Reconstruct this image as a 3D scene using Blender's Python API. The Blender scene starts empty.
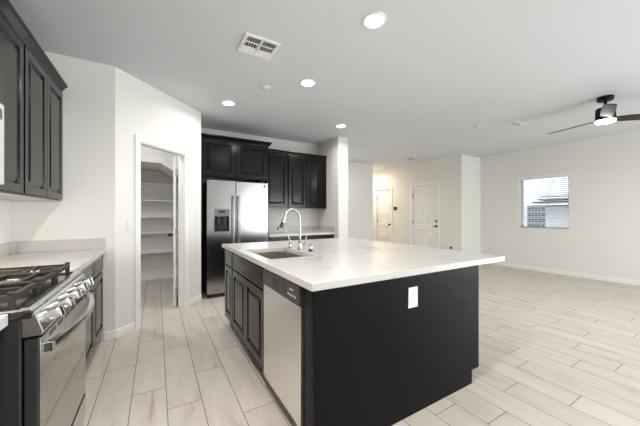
import bpy, bmesh, math, random
from mathutils import Vector, Matrix
random.seed(4)
S = bpy.context.scene
COL = S.collection
PI = math.pi
H = 2.743

# ------------------------------------------------------------------ camera
cd = bpy.data.cameras.new('camera')
cam = bpy.data.objects.new('camera', cd)
COL.objects.link(cam)
cam.location = (0, 0, 1.247)
cam.rotation_euler = (PI / 2, 0, -0.5326)
cd.sensor_width = 36
cd.lens = 277.588 / 640 * 36
cd.shift_y = 2.04 / 640
cd.clip_start = 0.02
S.camera = cam

# ------------------------------------------------------------------ world, daylight, exposure
S.view_settings.view_transform = 'Standard'
S.view_settings.look = 'None'
S.view_settings.gamma = 1
S.view_settings.exposure = 0.64
w = bpy.data.worlds.new('sky')
S.world = w
w.use_nodes = True
bg = w.node_tree.nodes['Background']
bg.inputs[0].default_value = (0.80, 0.90, 1.0, 1)
bg.inputs[1].default_value = 1.8


def area(name, loc, rot, sx, sy, power, col=(1, 1, 1), shape='RECTANGLE', spread=PI):
    l = bpy.data.lights.new(name, 'AREA')
    l.shape = shape
    l.size = sx
    if shape in ('RECTANGLE', 'ELLIPSE'):
        l.size_y = sy
    l.energy = power
    l.color = col
    l.spread = spread
    o = bpy.data.objects.new(name, l)
    COL.objects.link(o)
    o.location = loc
    o.rotation_euler = rot
    return o


# daylight through the glass doors of the living room, out of view behind and to the right of the viewer
area('daylight_rear_door', (5.4, -4.30, 1.15), (PI / 2, 0, 0), 3.1, 2.1, 112, (0.95, 0.98, 1.0))
area('daylight_patio_door', (7.42, -2.45, 1.15), (0, PI / 2, 0), 2.1, 2.9, 185, (1.0, 0.99, 0.975))

# ------------------------------------------------------------------ materials
def mat(name, col, rough=0.5, metal=0.0, spec=0.5, emit=None, es=0.0, coat=0.0, coat_r=0.1):
    m = bpy.data.materials.new(name)
    m.use_nodes = True
    b = m.node_tree.nodes['Principled BSDF']
    b.inputs['Base Color'].default_value = (*col, 1)
    b.inputs['Roughness'].default_value = rough
    b.inputs['Metallic'].default_value = metal
    b.inputs['Specular IOR Level'].default_value = spec
    if coat:
        b.inputs['Coat Weight'].default_value = coat
        b.inputs['Coat Roughness'].default_value = coat_r
    if emit:
        b.inputs['Emission Color'].default_value = (*emit, 1)
        b.inputs['Emission Strength'].default_value = es
    return m


class N:
    """small helper round a node tree"""
    def __init__(s, m):
        s.t = m.node_tree
        s.b = s.t.nodes['Principled BSDF']

    def new(s, typ, **kw):
        n = s.t.nodes.new(typ)
        for k, v in kw.items():
            setattr(n, k, v)
        return n

    def link(s, a, b):
        s.t.links.new(a, b)

    def math(s, op, a, b=None, c=None):
        n = s.new('ShaderNodeMath', operation=op)
        for i, v in enumerate((a, b, c)):
            if v is None:
                continue
            if isinstance(v, (int, float)):
                n.inputs[i].default_value = v
            else:
                s.link(v, n.inputs[i])
        return n.outputs[0]

    def pos(s):
        return s.new('ShaderNodeNewGeometry').outputs['Position']

    def noise(s, vec, scale, detail=3, rough=0.5, dist=0.0):
        n = s.new('ShaderNodeTexNoise')
        s.link(vec, n.inputs['Vector'])
        n.inputs['Scale'].default_value = scale
        n.inputs['Detail'].default_value = detail
        n.inputs['Roughness'].default_value = rough
        n.inputs['Distortion'].default_value = dist
        return n.outputs['Fac']

    def ramp(s, fac, stops, interp='LINEAR'):
        n = s.new('ShaderNodeValToRGB')
        cr = n.color_ramp
        cr.interpolation = interp
        while len(cr.elements) < len(stops):
            cr.elements.new(1.0)
        for e, (p, c) in zip(cr.elements, stops):
            e.position = p
            e.color = (*c, 1) if isinstance(c, tuple) else (c, c, c, 1)
        s.link(fac, n.inputs[0])
        return n.outputs[0]

    def mix(s, fac, a, b):
        n = s.new('ShaderNodeMix', data_type='RGBA')
        for i, v in ((0, fac), (6, a), (7, b)):
            if isinstance(v, (int, float)):
                n.inputs[i].default_value = v
            elif isinstance(v, tuple):
                n.inputs[i].default_value = (*v, 1)
            else:
                s.link(v, n.inputs[i])
        return n.outputs[2]

    def scale(s, vec, sc):
        n = s.new('ShaderNodeVectorMath', operation='MULTIPLY')
        s.link(vec, n.inputs[0])
        n.inputs[1].default_value = sc
        return n.outputs[0]

    def bump(s, h, strength, dist=0.002):
        n = s.new('ShaderNodeBump')
        n.inputs['Strength'].default_value = strength
        n.inputs['Distance'].default_value = dist
        s.link(h, n.inputs['Height'])
        s.link(n.outputs[0], s.b.inputs['Normal'])


def wall_mat(name, col):
    m = mat(name, col, 0.75, spec=0.25)
    n = N(m)
    n.bump(n.noise(n.pos(), 90, 2), 0.12, 0.002)
    return m


M = {}
M['wall'] = wall_mat('wall_paint', (0.80, 0.785, 0.75))
M['ceiling'] = wall_mat('ceiling_paint', (0.705, 0.728, 0.768))
M['trim'] = mat('trim_white', (0.88, 0.875, 0.865), 0.4)
M['door_white'] = mat('door_white', (0.84, 0.84, 0.845), 0.4)
M['plastic'] = mat('white_plastic', (0.80, 0.80, 0.79), 0.35)
M['black'] = mat('black_plastic', (0.012, 0.012, 0.013), 0.35)
M['iron'] = mat('cast_iron', (0.02, 0.017, 0.015), 0.5, spec=0.6)
M['chrome'] = mat('chrome', (0.50, 0.50, 0.51), 0.06, 1.0)
M['nickel'] = mat('brushed_nickel', (0.45, 0.44, 0.43), 0.3, 1.0)
M['bronze'] = mat('dark_bronze', (0.05, 0.045, 0.04), 0.35, 0.8)
M['fanblack'] = mat('fan_black', (0.006, 0.006, 0.006), 0.45, spec=0.15)
M['fanblade'] = mat('fan_blade_brown', (0.028, 0.016, 0.012), 0.35, spec=0.22)
M['stucco'] = wall_mat('stucco_white', (0.88, 0.88, 0.90))
M['greyroof'] = mat('roof_grey', (0.10, 0.105, 0.12), 0.8)
M['acgrey'] = mat('condenser_grey', (0.30, 0.33, 0.39), 0.5)
M['acdark'] = mat('condenser_dark', (0.03, 0.04, 0.06), 0.6)
M['gravel'] = mat('gravel', (0.45, 0.42, 0.39), 0.9)
M['slat'] = mat('blind_slat', (0.85, 0.86, 0.87), 0.4)
M['lens'] = mat('lamp_lens', (0.9, 0.9, 0.9), 0.4, emit=(1, 0.96, 0.90), es=9)
M['lens_warm'] = mat('lamp_lens_warm', (0.9, 0.9, 0.9), 0.4, emit=(1, 0.84, 0.60), es=6)
M['fanlens'] = mat('fan_lens', (0.9, 0.9, 0.9), 0.4, emit=(1, 0.95, 0.88), es=7)
M['blackglass'] = mat('black_glass', (0.05, 0.032, 0.022), 0.06, spec=0.9, coat=1.0, coat_r=0.03)
M['enamel'] = mat('black_enamel', (0.02, 0.018, 0.017), 0.12, spec=0.7)
M['range_side'] = mat('range_side', (0.025, 0.026, 0.028), 0.35)
M['dispgrey'] = mat('dispenser_grey', (0.16, 0.155, 0.15), 0.3, 0.6)
M['display'] = mat('display_black', (0.008, 0.008, 0.01), 0.12)
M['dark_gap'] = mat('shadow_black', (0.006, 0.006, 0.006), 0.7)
M['vent_dark'] = mat('duct_dark', (0.04, 0.04, 0.042), 0.8)


def steel(name, col, rough, axis):
    m = mat(name, col, rough, 1.0)
    n = N(m)
    v = n.scale(n.pos(), axis)
    f = n.noise(v, 1.0, 2)
    n.link(n.ramp(f, [(0.3, rough - 0.015), (0.7, rough + 0.02)]), n.b.inputs['Roughness'])
    return m


M['steel'] = steel('brushed_steel', (0.43, 0.43, 0.44), 0.18, (500, 500, 6))
M['steel_dw'] = mat('brushed_steel_warm', (0.88, 0.86, 0.835), 0.26, 1.0)
M['steel_h'] = steel('brushed_steel_range', (0.62, 0.61, 0.60), 0.24, (6, 6, 500))
M['sinksteel'] = steel('sink_steel', (0.60, 0.56, 0.52), 0.30, (6, 300, 300))


def cabinet_mat():
    m = mat('espresso_lacquer', (0.012, 0.010, 0.0097), 0.16, spec=0.28, coat=0.0, coat_r=0.16)
    n = N(m)
    f = n.noise(n.scale(n.pos(), (60, 60, 3)), 1.0, 4)
    n.link(n.mix(f, (0.0042, 0.0034, 0.0033), (0.0058, 0.0047, 0.0046)), n.b.inputs['Base Color'])
    return m


M['cab'] = cabinet_mat()
M['endpanel'] = mat('island_panel_paint', (0.0095, 0.008, 0.009), 0.30, spec=0.05)
n = N(M['endpanel'])
sc = n.noise(n.scale(n.pos(), (30, 1, 260)), 1.0, 2)
sc2 = n.noise(n.pos(), 6.0, 2)
msk = n.math('MULTIPLY', n.math('GREATER_THAN', sc, 0.80), n.math('GREATER_THAN', sc2, 0.62))
n.link(n.mix(msk, (0.0095, 0.008, 0.009), (0.30, 0.30, 0.32)), n.b.inputs['Base Color'])


def quartz():
    m = mat('white_quartz', (0.8, 0.78, 0.75), 0.22, spec=0.35)
    n = N(m)
    p = n.pos()
    # thin wandering veins: noise close to its middle value, broken up by a second noise
    a = n.noise(n.scale(p, (1.0, 0.75, 1.0)), 1.35, 6, 0.55, 1.4)
    d = n.math('ABSOLUTE', n.math('SUBTRACT', a, 0.5))
    vein = n.ramp(d, [(0.0, 1.0), (0.006, 0.55), (0.022, 0.0)])
    brk = n.ramp(n.noise(p, 1.7, 2), [(0.46, 0.0), (0.62, 1.0)])
    v = n.math('MULTIPLY', vein, brk)
    cl = n.ramp(n.noise(p, 2.3, 4, 0.6), [(0.35, (0.585, 0.568, 0.546)), (0.7, (0.545, 0.524, 0.500))])
    n.link(n.mix(n.math('MULTIPLY', v, 0.75), cl, (0.36, 0.31, 0.265)), n.b.inputs['Base Color'])
    return m


M['quartz'] = quartz()


def floor_mat():
    m = mat('wood_look_tile', (0.6, 0.55, 0.5), 0.33, spec=0.4)
    n = N(m)
    sep = n.new('ShaderNodeSeparateXYZ')
    n.link(n.pos(), sep.inputs[0])
    X, Y = sep.outputs[0], sep.outputs[1]
    W, L = 0.2055, 0.917
    u = n.math('DIVIDE', n.math('SUBTRACT', X, 0.060), W)
    row = n.math('FLOOR', u)
    fu = n.math('SUBTRACT', u, row)
    table = {-2: .02, -1: .51, 0: .21, 1: .60, 2: .91, 8: .0, 11: .80, 12: .24, 13: .41, 14: .0, 15: .78, 16: .13, 17: .60, 18: .18, 19: .52}
    rnd = random.Random(11)
    prev = 0
    stops = []
    for i in range(32):
        r = i - 4
        prev = table.get(r, (prev + 0.3 + 0.35 * rnd.random()) % 1)
        stops.append((i / 32 + (0.002 if i else 0), prev))
    k = n.math('DIVIDE', n.math('ADD', n.math('WRAP', row, 28, -4), 4.5), 32)
    off = n.ramp(k, stops, 'CONSTANT')
    v = n.math('SUBTRACT', n.math('DIVIDE', Y, L), off)
    col = n.math('FLOOR', v)
    fv = n.math('SUBTRACT', v, col)
    du = n.math('MULTIPLY', n.math('MINIMUM', fu, n.math('SUBTRACT', 1, fu)), W)
    dv = n.math('MULTIPLY', n.math('MINIMUM', fv, n.math('SUBTRACT', 1, fv)), L)
    d = n.math('MINIMUM', du, dv)
    grout = n.ramp(n.math('MULTIPLY', d, 100), [(0.19, 1.0), (0.30, 0.0)])
    comb = n.new('ShaderNodeCombineXYZ')
    n.link(row, comb.inputs[0]); n.link(col, comb.inputs[1])
    wn = n.new('ShaderNodeTexWhiteNoise', noise_dimensions='3D')
    n.link(comb.outputs[0], wn.inputs['Vector'])
    # grain runs along the plank and differs from one plank to the next
    sh = n.new('ShaderNodeVectorMath', operation='ADD')
    big = n.new('ShaderNodeVectorMath', operation='SCALE')
    n.link(wn.outputs['Color'], big.inputs[0]); big.inputs['Scale'].default_value = 30
    n.link(n.scale(n.pos(), (9, 1.5, 1)), sh.inputs[0]); n.link(big.outputs[0], sh.inputs[1])
    g1 = n.noise(sh.outputs[0], 1.0, 6, 0.6, 0.7)
    g2 = n.noise(n.scale(sh.outputs[0], (6, 1.2, 1)), 1.0, 4, 0.6)
    base = n.ramp(g1, [(0.28, (0.36, 0.312, 0.262)), (0.40, (0.525, 0.477, 0.423)), (0.62, (0.575, 0.527, 0.474)), (0.8, (0.60, 0.555, 0.503))])
    base = n.mix(n.math('MULTIPLY', g2, 0.14), base, (0.50, 0.455, 0.405))
    tint = n.new('ShaderNodeHueSaturation')
    n.link(n.math('ADD', n.math('MULTIPLY', wn.outputs['Value'], 0.07), 0.97), tint.inputs['Value'])
    n.link(base, tint.inputs['Color'])
    n.link(n.mix(grout, tint.outputs[0], (0.17, 0.135, 0.105)), n.b.inputs['Base Color'])
    n.link(n.ramp(grout, [(0, 0.33), (1, 0.8)]), n.b.inputs['Roughness'])
    n.bump(n.math('SUBTRACT', 1, grout), 0.25, 0.001)
    return m


M['floor'] = floor_mat()


def pane_mat():
    m = bpy.data.materials.new('window_glass')
    m.use_nodes = True
    t = m.node_tree
    t.nodes.remove(t.nodes['Principled BSDF'])
    tr = t.nodes.new('ShaderNodeBsdfTransparent')
    tr.inputs[0].default_value = (0.95, 0.97, 0.97, 1)
    gl = t.nodes.new('ShaderNodeBsdfGlossy')
    gl.inputs['Roughness'].default_value = 0.02
    fr = t.nodes.new('ShaderNodeFresnel')
    fr.inputs[0].default_value = 1.35
    mx = t.nodes.new('ShaderNodeMixShader')
    t.links.new(fr.outputs[0], mx.inputs[0])
    t.links.new(tr.outputs[0], mx.inputs[1])
    t.links.new(gl.outputs[0], mx.inputs[2])
    t.links.new(mx.outputs[0], t.nodes['Material Output'].inputs[0])
    return m


M['pane'] = pane_mat()


# ------------------------------------------------------------------ mesh helpers
class MB:
    def __init__(s):
        s.bm = bmesh.new()

    def face(s, pts):
        try:
            return s.bm.faces.new([s.bm.verts.new(p) for p in pts])
        except ValueError:
            return None

    def box(s, a, b):
        x0, x1 = sorted((a[0], b[0])); y0, y1 = sorted((a[1], b[1])); z0, z1 = sorted((a[2], b[2]))
        v = [s.bm.verts.new(p) for p in ((x0, y0, z0), (x1, y0, z0), (x1, y1, z0), (x0, y1, z0), (x0, y0, z1), (x1, y0, z1), (x1, y1, z1), (x0, y1, z1))]
        for f in ((0, 3, 2, 1), (4, 5, 6, 7), (0, 1, 5, 4), (1, 2, 6, 5), (2, 3, 7, 6), (3, 0, 4, 7)):
            s.bm.faces.new([v[i] for i in f])
        return s

    def prism(s, poly, ext):
        """poly: list of 3D points in one plane, ext: extrusion vector"""
        e = Vector(ext)
        a = [s.bm.verts.new(p) for p in poly]
        b = [s.bm.verts.new(Vector(p) + e) for p in poly]
        s.bm.faces.new(a)
        s.bm.faces.new(b[::-1])
        for i in range(len(a)):
            j = (i + 1) % len(a)
            s.bm.faces.new((a[j], a[i], b[i], b[j]))
        return s

    def lathe(s, prof, o, axis=(0, 0, 1), seg=24):
        """prof: list of (radius, height) along axis from o"""
        ax = Vector(axis).normalized()
        u = ax.orthogonal().normalized()
        v = ax.cross(u)
        o = Vector(o)
        rings = []
        for r, h in prof:
            if r < 1e-6:
                rings.append([s.bm.verts.new(o + ax * h)])
            else:
                rings.append([s.bm.verts.new(o + ax * h + (u * math.cos(2 * PI * i / seg) + v * math.sin(2 * PI * i / seg)) * r) for i in range(seg)])
        for A, B in zip(rings, rings[1:]):
            for i in range(seg):
                j = (i + 1) % seg
                if len(A) == 1 and len(B) > 1:
                    s.bm.faces.new((A[0], B[i], B[j]))
                elif len(B) == 1 and len(A) > 1:
                    s.bm.faces.new((A[i], B[0], A[j]))
                elif len(A) > 1:
                    s.bm.faces.new((A[i], B[i], B[j], A[j]))
        if len(rings[0]) > 1:
            s.bm.faces.new(rings[0])
        if len(rings[-1]) > 1:
            s.bm.faces.new(rings[-1][::-1])
        return s

    def tube(s, pts, r, seg=12):
        pts = [Vector(p) for p in pts]
        rs = r if isinstance(r, (list, tuple)) else [r] * len(pts)
        t0 = (pts[1] - pts[0]).normalized()
        u = t0.orthogonal().normalized()
        rings = []
        for i, p in enumerate(pts):
            a = pts[max(i - 1, 0)]; b = pts[min(i + 1, len(pts) - 1)]
            t = (b - a).normalized()
            u = (u - t * u.dot(t)).normalized()
            v = t.cross(u)
            rings.append([s.bm.verts.new(p + (u * math.cos(2 * PI * k / seg) + v * math.sin(2 * PI * k / seg)) * rs[i]) for k in range(seg)])
        for A, B in zip(rings, rings[1:]):
            for k in range(seg):
                j = (k + 1) % seg
                s.bm.faces.new((A[k], B[k], B[j], A[j]))
        s.bm.faces.new(rings[0]); s.bm.faces.new(rings[-1][::-1])
        return s

    def slab(s, O, U, Nn, xs, zs, t, cells, loops):
        """panelled slab: grid xs*zs on plane O + U*x + Z*z, front at N*t; panel cells get nested inset loops (inset, depth below front)"""
        O, U, Nn, Z = Vector(O), Vector(U).normalized(), Vector(Nn).normalized(), Vector((0, 0, 1))
        P = lambda x, z, d: O + U * x + Z * z + Nn * d
        flip = U.cross(Z).dot(Nn) < 0

        def q(pts):
            s.face(pts[::-1] if flip else pts)
        x0, x1, z0, z1 = xs[0], xs[-1], zs[0], zs[-1]
        for i in range(len(xs) - 1):
            for j in range(len(zs) - 1):
                a, b, c, d = xs[i], xs[i + 1], zs[j], zs[j + 1]
                if (i, j) in cells:
                    lp = [(0, 0)] + list(loops)
                    R = lambda l: [(a + l[0], c + l[0], t - l[1]), (b - l[0], c + l[0], t - l[1]), (b - l[0], d - l[0], t - l[1]), (a + l[0], d - l[0], t - l[1])]
                    for l0, l1 in zip(lp, lp[1:]):
                        A, B = R(l0), R(l1)
                        for k in range(4):
                            m = (k + 1) % 4
                            q([P(*A[k]), P(*A[m]), P(*B[m]), P(*B[k])])
                    q([P(*p) for p in R(lp[-1])])
                else:
                    q([P(a, c, t), P(b, c, t), P(b, d, t), P(a, d, t)])
        q([P(x0, z0, 0), P(x0, z1, 0), P(x1, z1, 0), P(x1, z0, 0)])
        for (p, r) in (((x0, z0), (x1, z0)), ((x1, z0), (x1, z1)), ((x1, z1), (x0, z1)), ((x0, z1), (x0, z0))):
            q([P(*p, 0), P(*r, 0), P(*r, t), P(*p, t)])
        return s

    def build(s, name, m, parent=None, smooth=False, bevel=0.0, loc=None):
        bmesh.ops.remove_doubles(s.bm, verts=s.bm.verts, dist=1e-6)
        bmesh.ops.recalc_face_normals(s.bm, faces=s.bm.faces)
        me = bpy.data.meshes.new(name)
        s.bm.to_mesh(me)
        s.bm.free()
        me.materials.append(M[m] if isinstance(m, str) else m)
        o = bpy.data.objects.new(name, me)
        COL.objects.link(o)
        if parent:
            o.parent = parent
            o.matrix_parent_inverse = Matrix.Translation(world_loc(parent)).inverted()
        if smooth:
            for p in me.polygons:
                p.use_smooth = True
            try:
                me.set_sharp_from_angle(angle=math.radians(40))
            except Exception:
                pass
        if bevel:
            b = o.modifiers.new('bevel', 'BEVEL')
            b.width = bevel; b.segments = 2; b.limit_method = 'ANGLE'; b.angle_limit = math.radians(40)
        return o


def world_loc(o):
    v = Vector(o.location)
    while o.parent:
        # parents here are only translated, so the inverse cancels their location
        return v
    return v


def thing(name, label, cat, loc, group=None):
    o = bpy.data.objects.new(name, None)
    COL.objects.link(o)
    o.location = loc
    o.empty_display_size = 0.05
    tag(o, label, cat, group)
    return o


def tag(o, label, cat, group=None):
    o['label'] = label
    o['category'] = cat
    if group:
        o['group'] = group
    return o


def struct(name, mb, m, label=None, **kw):
    o = mb.build(name, m, **kw)
    o['kind'] = 'structure'
    if label:
        o['label'] = label
    return o


def B(a, b):
    return MB().box(a, b)


# ================================================================== THE ROOM
XL, XR, YBK = -1.07, 7.30, -4.20       # left wall, right wall, wall behind the camera
YK = 5.12                              # back wall of the kitchen
YS = 3.46                              # short wall at the end of the left counter
YP = 6.24                              # back wall of the pantry
T = 0.12
DX, DY, DL = -0.357, 3.46, 0.92 * math.sqrt(2)     # slanted pantry wall
q2 = math.sqrt(0.5)

struct('floor', B((-1.4, -4.6, -0.1), (7.7, 8.6, 0)), 'floor', 'pale wood-look tile floor laid in staggered planks')
struct('ceiling', B((-1.4, -4.6, H), (7.7, 8.6, H + 0.1)), 'ceiling', 'smooth pale grey-white ceiling')
struct('wall_left', B((XL - T, YBK, 0), (XL, YP, H)), 'wall')
struct('wall_counter_end', B((XL, YS, 0), (DX, YS + T, H)), 'wall')


def dpt(sv, off, z):
    """point on the slanted wall: sv along it, off into the pantry"""
    return (DX + q2 * sv - q2 * off, DY + q2 * sv + q2 * off, z)


def dbox(mb, s0, s1, o0, o1, z0, z1):
    mb.prism([dpt(s0, o0, z0), dpt(s1, o0, z0), dpt(s1, o1, z0), dpt(s0, o1, z0)], (0, 0, z1 - z0))


D0, D1, DH = 0.279, 0.962, 2.06
TD = 0.088
mb = MB()
dbox(mb, 0, D0, 0, TD, 0, H)
dbox(mb, D1, DL, 0, TD, 0, H)
dbox(mb, D0, D1, 0, TD, DH, H)
struct('wall_pantry', mb, 'wall')
struct('wall_fridge_side', B((0.443, 4.38, 0), (0.563, YP, H)), 'wall')
struct('wall_kitchen_back', B((0.563, YK, 0), (2.98, YK + T, H)), 'wall')
struct('wall_wing', B((2.98, 4.365, 0), (3.205, 6.27, H)), 'wall')
struct('wall_pantry_back', B((XL, YP, 0), (0.563, YP + T, H)), 'wall')
struct('wall_center', B((3.205, 6.27, 0), (5.51, 6.39, H)), 'wall')
struct('wall_hall_side', B((5.39, 6.39, 0), (5.51, 8.2, H)), 'wall')
struct('wall_hall_end', B((5.51, 8.2, 0), (6.6, 8.32, H)), 'wall')
# entry wall with two door openings
XH = 6.475
FD0, FD1, FDH = 4.79, 5.665, 2.095
ID0, ID1, IDH = 6.50, 7.18, 2.09
mb = MB()
for (y0, y1, z0) in ((4.12, FD0, 0), (FD0, FD1, FDH), (FD1, ID0, 0), (ID0, ID1, IDH), (ID1, 8.2, 0)):
    mb.box((XH, y0, z0), (XH + T, y1, H))
struct('wall_entry', mb, 'wall')
struct('wall_corner', B((XH + T, 4.12, 0), (XR, 4.12 + T, H)), 'wall')
# right wall with its window opening
WY0, WY1, WZ0, WZ1 = 2.315, 3.215, 0.945, 2.125
mb = MB()
WT = 0.15
PY0, PY1 = -3.95, -0.95                # patio door opening, out of view
mb.box((XR, YBK, 0), (XR + WT, PY0, H)); mb.box((XR, PY0, 2.25), (XR + WT, PY1, H)); mb.box((XR, PY1, 0), (XR + WT, WY0, H)); mb.box((XR, WY1, 0), (XR + WT, 4.24, H))
mb.box((XR, WY0, 0), (XR + WT, WY1, WZ0)); mb.box((XR, WY0, WZ1), (XR + WT, WY1, H))
struct('wall_right', mb, 'wall')
# wall behind the camera with its glass doors
mb = MB()
yb = YBK
for (x0, x1, z0) in ((XL - T, 3.8, 0), (3.8, 7.0, 2.25), (7.0, XR + WT, 0)):
    mb.box((x0, yb - T, z0), (x1, yb, H))
struct('wall_rear', mb, 'wall')

# pantry bulkhead that slopes down at the right like the underside of stairs
mb = MB()
mb.prism([(XL, 5.2, 2.094), (0.06, 5.2, 2.094), (0.443, 5.2, 1.85), (0.443, 5.2, H), (XL, 5.2, H)], (0, YP - 5.2, 0))
struct('trim_bulkhead', mb, 'wall', 'sloped bulkhead inside the pantry')

# baseboards
BH, BT = 0.09, 0.014


def bb(name, a, b):
    o = struct(name, B((a[0], a[1], 0), (b[0], b[1], BH)), 'trim', bevel=0.006)
    return o


bb('baseboard_right', (XR - BT, PY1 + 0.02, 0), (XR, 4.12))
bb('baseboard_corner', (XH, 4.12 - BT), (XR - BT, 4.12))
mb = MB()
for (y0, y1) in ((4.12 - BT, FD0 - 0.065), (FD1 + 0.065, ID0 - 0.065), (ID1 + 0.065, 8.2)):
    mb.box((XH - BT, y0, 0), (XH, y1, BH))
struct('baseboard_entry', mb, 'trim', bevel=0.006)
bb('baseboard_center', (3.205, 6.27 - BT), (5.51, 6.27))
mb = B((3.205, 4.365 - BT, 0), (3.205 + BT, 6.27 - BT, BH)); mb.box((2.98, 4.365 - BT, 0), (3.205, 4.365, BH))
struct('baseboard_wing', mb, 'trim', bevel=0.006)
mb = MB()
dbox(mb, 0.0, D0 - 0.065, -BT, 0, 0, BH)
dbox(mb, D1 + 0.065, DL, -BT, 0, 0, BH)
struct('baseboard_pantry_front', mb, 'trim', bevel=0.006)
bb('baseboard_counter_end', (-0.45, YS - BT), (DX + 0.004, YS))
bb('baseboard_pantry_back', (XL, YP - BT), (0.443, YP))

# ---- pantry door casing, jamb, door
mb = MB()
cw = 0.062
dbox(mb, D0 - cw, D0, -0.016, 0, 0, DH + cw)
dbox(mb, D1, D1 + cw, -0.016, 0, 0, DH + cw)
dbox(mb, D0, D1, -0.016, 0, DH, DH + cw)
dbox(mb, D0, D0 + 0.012, 0, TD, 0, DH); dbox(mb, D1 - 0.008, D1, 0, TD, 0, DH); dbox(mb, D0, D1, 0, TD, DH - 0.012, DH)
struct('trim_pantry_casing', mb, 'trim', 'white casing round the open pantry doorway', bevel=0.003)


def panel_grid(wd, hg, cols, rows, st, rail):
    """xs, zs, cells of a panelled door"""
    xs = [0]
    pw = (wd - st * (cols + 1)) / cols
    for i in range(cols):
        xs += [xs[-1] + st, xs[-1] + st + pw]
    xs.append(wd)
    tot = hg - sum(rail)
    sm = sum(rows)
    zs = [0]
    for r, k in zip(rail, rows):
        zs += [zs[-1] + r, zs[-1] + r + tot * k / sm]
    zs.append(hg)
    cells = {(1 + 2 * i, 1 + 2 * j) for i in range(cols) for j in range(len(rows))}
    return xs, zs, cells


DLOOP = [(0.012, 0.007), (0.022, 0.007), (0.045, 0.002)]
# leaf swung back into the pantry, nearly edge-on to the room
ang = math.atan2(0.71, 0.033)
Uv = Vector((math.cos(ang), math.sin(ang), 0))
Nv = Vector((-Uv.y, Uv.x, 0))
O = Vector((0.230, 4.236, 0.012))
xs, zs, cells = panel_grid(0.68, 2.03, 2, [4, 6, 2.2], 0.10, [0.2, 0.14, 0.1, 0.1])
mb = MB().slab(O, Uv, Nv, xs, zs, 0.034, cells, DLOOP)
leaf = struct('door_1', mb, 'door_white', 'white pantry door standing open into the pantry')
kp = O + Uv * 0.62 + Nv * 0.034 + Vector((0, 0, 0.93))
MB().lathe([(0.030, 0), (0.030, 0.006), (0.012, 0.010), (0.011, 0.032), (0.026, 0.040), (0.029, 0.052), (0.022, 0.064), (0, 0.068)], kp, Nv, 20).build('door_knob', 'bronze', leaf, smooth=True)
for hz in (0.20, 1.02, 1.83):
    hb = B((0.222, 4.226, hz - 0.045), (0.256, 4.2355, hz + 0.045))
    hb.lathe([(0.008, -0.052), (0.008, 0.052)], (0.243, 4.222, hz), (0, 0, 1), 12)
    hb.build('hinge', 'nickel', leaf, smooth=True)


# ---- entry doors
def hall_door(name, label, y0, y1, hg, cols, rows, rail, st, loops):
    wd = y1 - y0 - 0.03
    xs, zs, cells = panel_grid(wd, hg - 0.03, cols, rows, st, rail)
    mb = MB().slab((XH + 0.075, y0 + 0.015, 0.012), (0, 1, 0), (-1, 0, 0), xs, zs, 0.045, cells, loops)
    return struct(name, mb, 'door_white', label)


def casing(name, y0, y1, hg, label):
    c = 0.06
    mb = B((XH - 0.016, y0 - c, 0), (XH, y0, hg + c)).box((XH - 0.016, y1, 0), (XH, y1 + c, hg + c)).box((XH - 0.016, y0, hg), (XH, y1, hg + c))
    mb.box((XH, y0, 0), (XH + T, y0 + 0.012, hg)).box((XH, y1 - 0.012, 0), (XH + T, y1, hg)).box((XH, y0, hg - 0.012), (XH + T, y1, hg))
    return struct(name, mb, 'trim', label, bevel=0.003)


casing('trim_front_door_casing', FD0, FD1, FDH, 'white casing round the front door')
casing('trim_hall_door_casing', ID0, ID1, IDH, 'white casing round the far hall door')
fd = hall_door('door_2', 'white six-panel front door with dark lock', FD0, FD1, FDH, 2, [5.2, 6.2, 2.2], [0.24, 0.16, 0.10, 0.11], 0.115, [(0.014, 0.010), (0.03, 0.010), (0.055, 0.002)])
hd = hall_door('door_3', 'cream five-panel door at the far end of the hall', ID0, ID1, IDH, 1, [1, 1, 1, 1, 1], [0.2, 0.10, 0.10, 0.10, 0.10, 0.11], 0.11, [(0.01, 0.010), (0.02, 0.010)])
xf = XH + 0.03
MB().lathe([(0.032, 0), (0.032, 0.01), (0.024, 0.02), (0, 0.022)], (xf, 4.85, 1.08), (-1, 0, 0)).build('deadbolt', 'bronze', fd, smooth=True)
hb = MB().lathe([(0.033, 0), (0.033, 0.01), (0.012, 0.014), (0.012, 0.045), (0, 0.046)], (xf, 4.85, 0.945), (-1, 0, 0))
hb.tube([(xf - 0.042, 4.84, 0.945), (xf - 0.045, 4.90, 0.945), (xf - 0.040, 4.955, 0.94)], [0.012, 0.010, 0.009])
hb.build('lever_handle', 'bronze', fd, smooth=True)
MB().lathe([(0.012, 0), (0.012, 0.006), (0, 0.007)], (xf, 4.85, 0.70), (-1, 0, 0)).build('lock_button', 'bronze', fd, smooth=True)
hb = MB().lathe([(0.030, 0), (0.030, 0.008), (0.012, 0.012), (0.012, 0.035), (0.026, 0.045), (0.026, 0.06), (0, 0.068)], (xf, 6.585, 0.94), (-1, 0, 0))
hb.build('door_knob', 'bronze', hd, smooth=True)
for z in (0.25, 1.05, 1.82):
    B((XH - 0.006, FD1 - 0.03, z - 0.05), (XH + 0.03, FD1 - 0.013, z + 0.05)).build('hinge', 'nickel', fd)
    B((XH - 0.006, ID1 - 0.03, z - 0.045), (XH + 0.03, ID1 - 0.013, z + 0.045)).build('hinge', 'nickel', hd)

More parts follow.
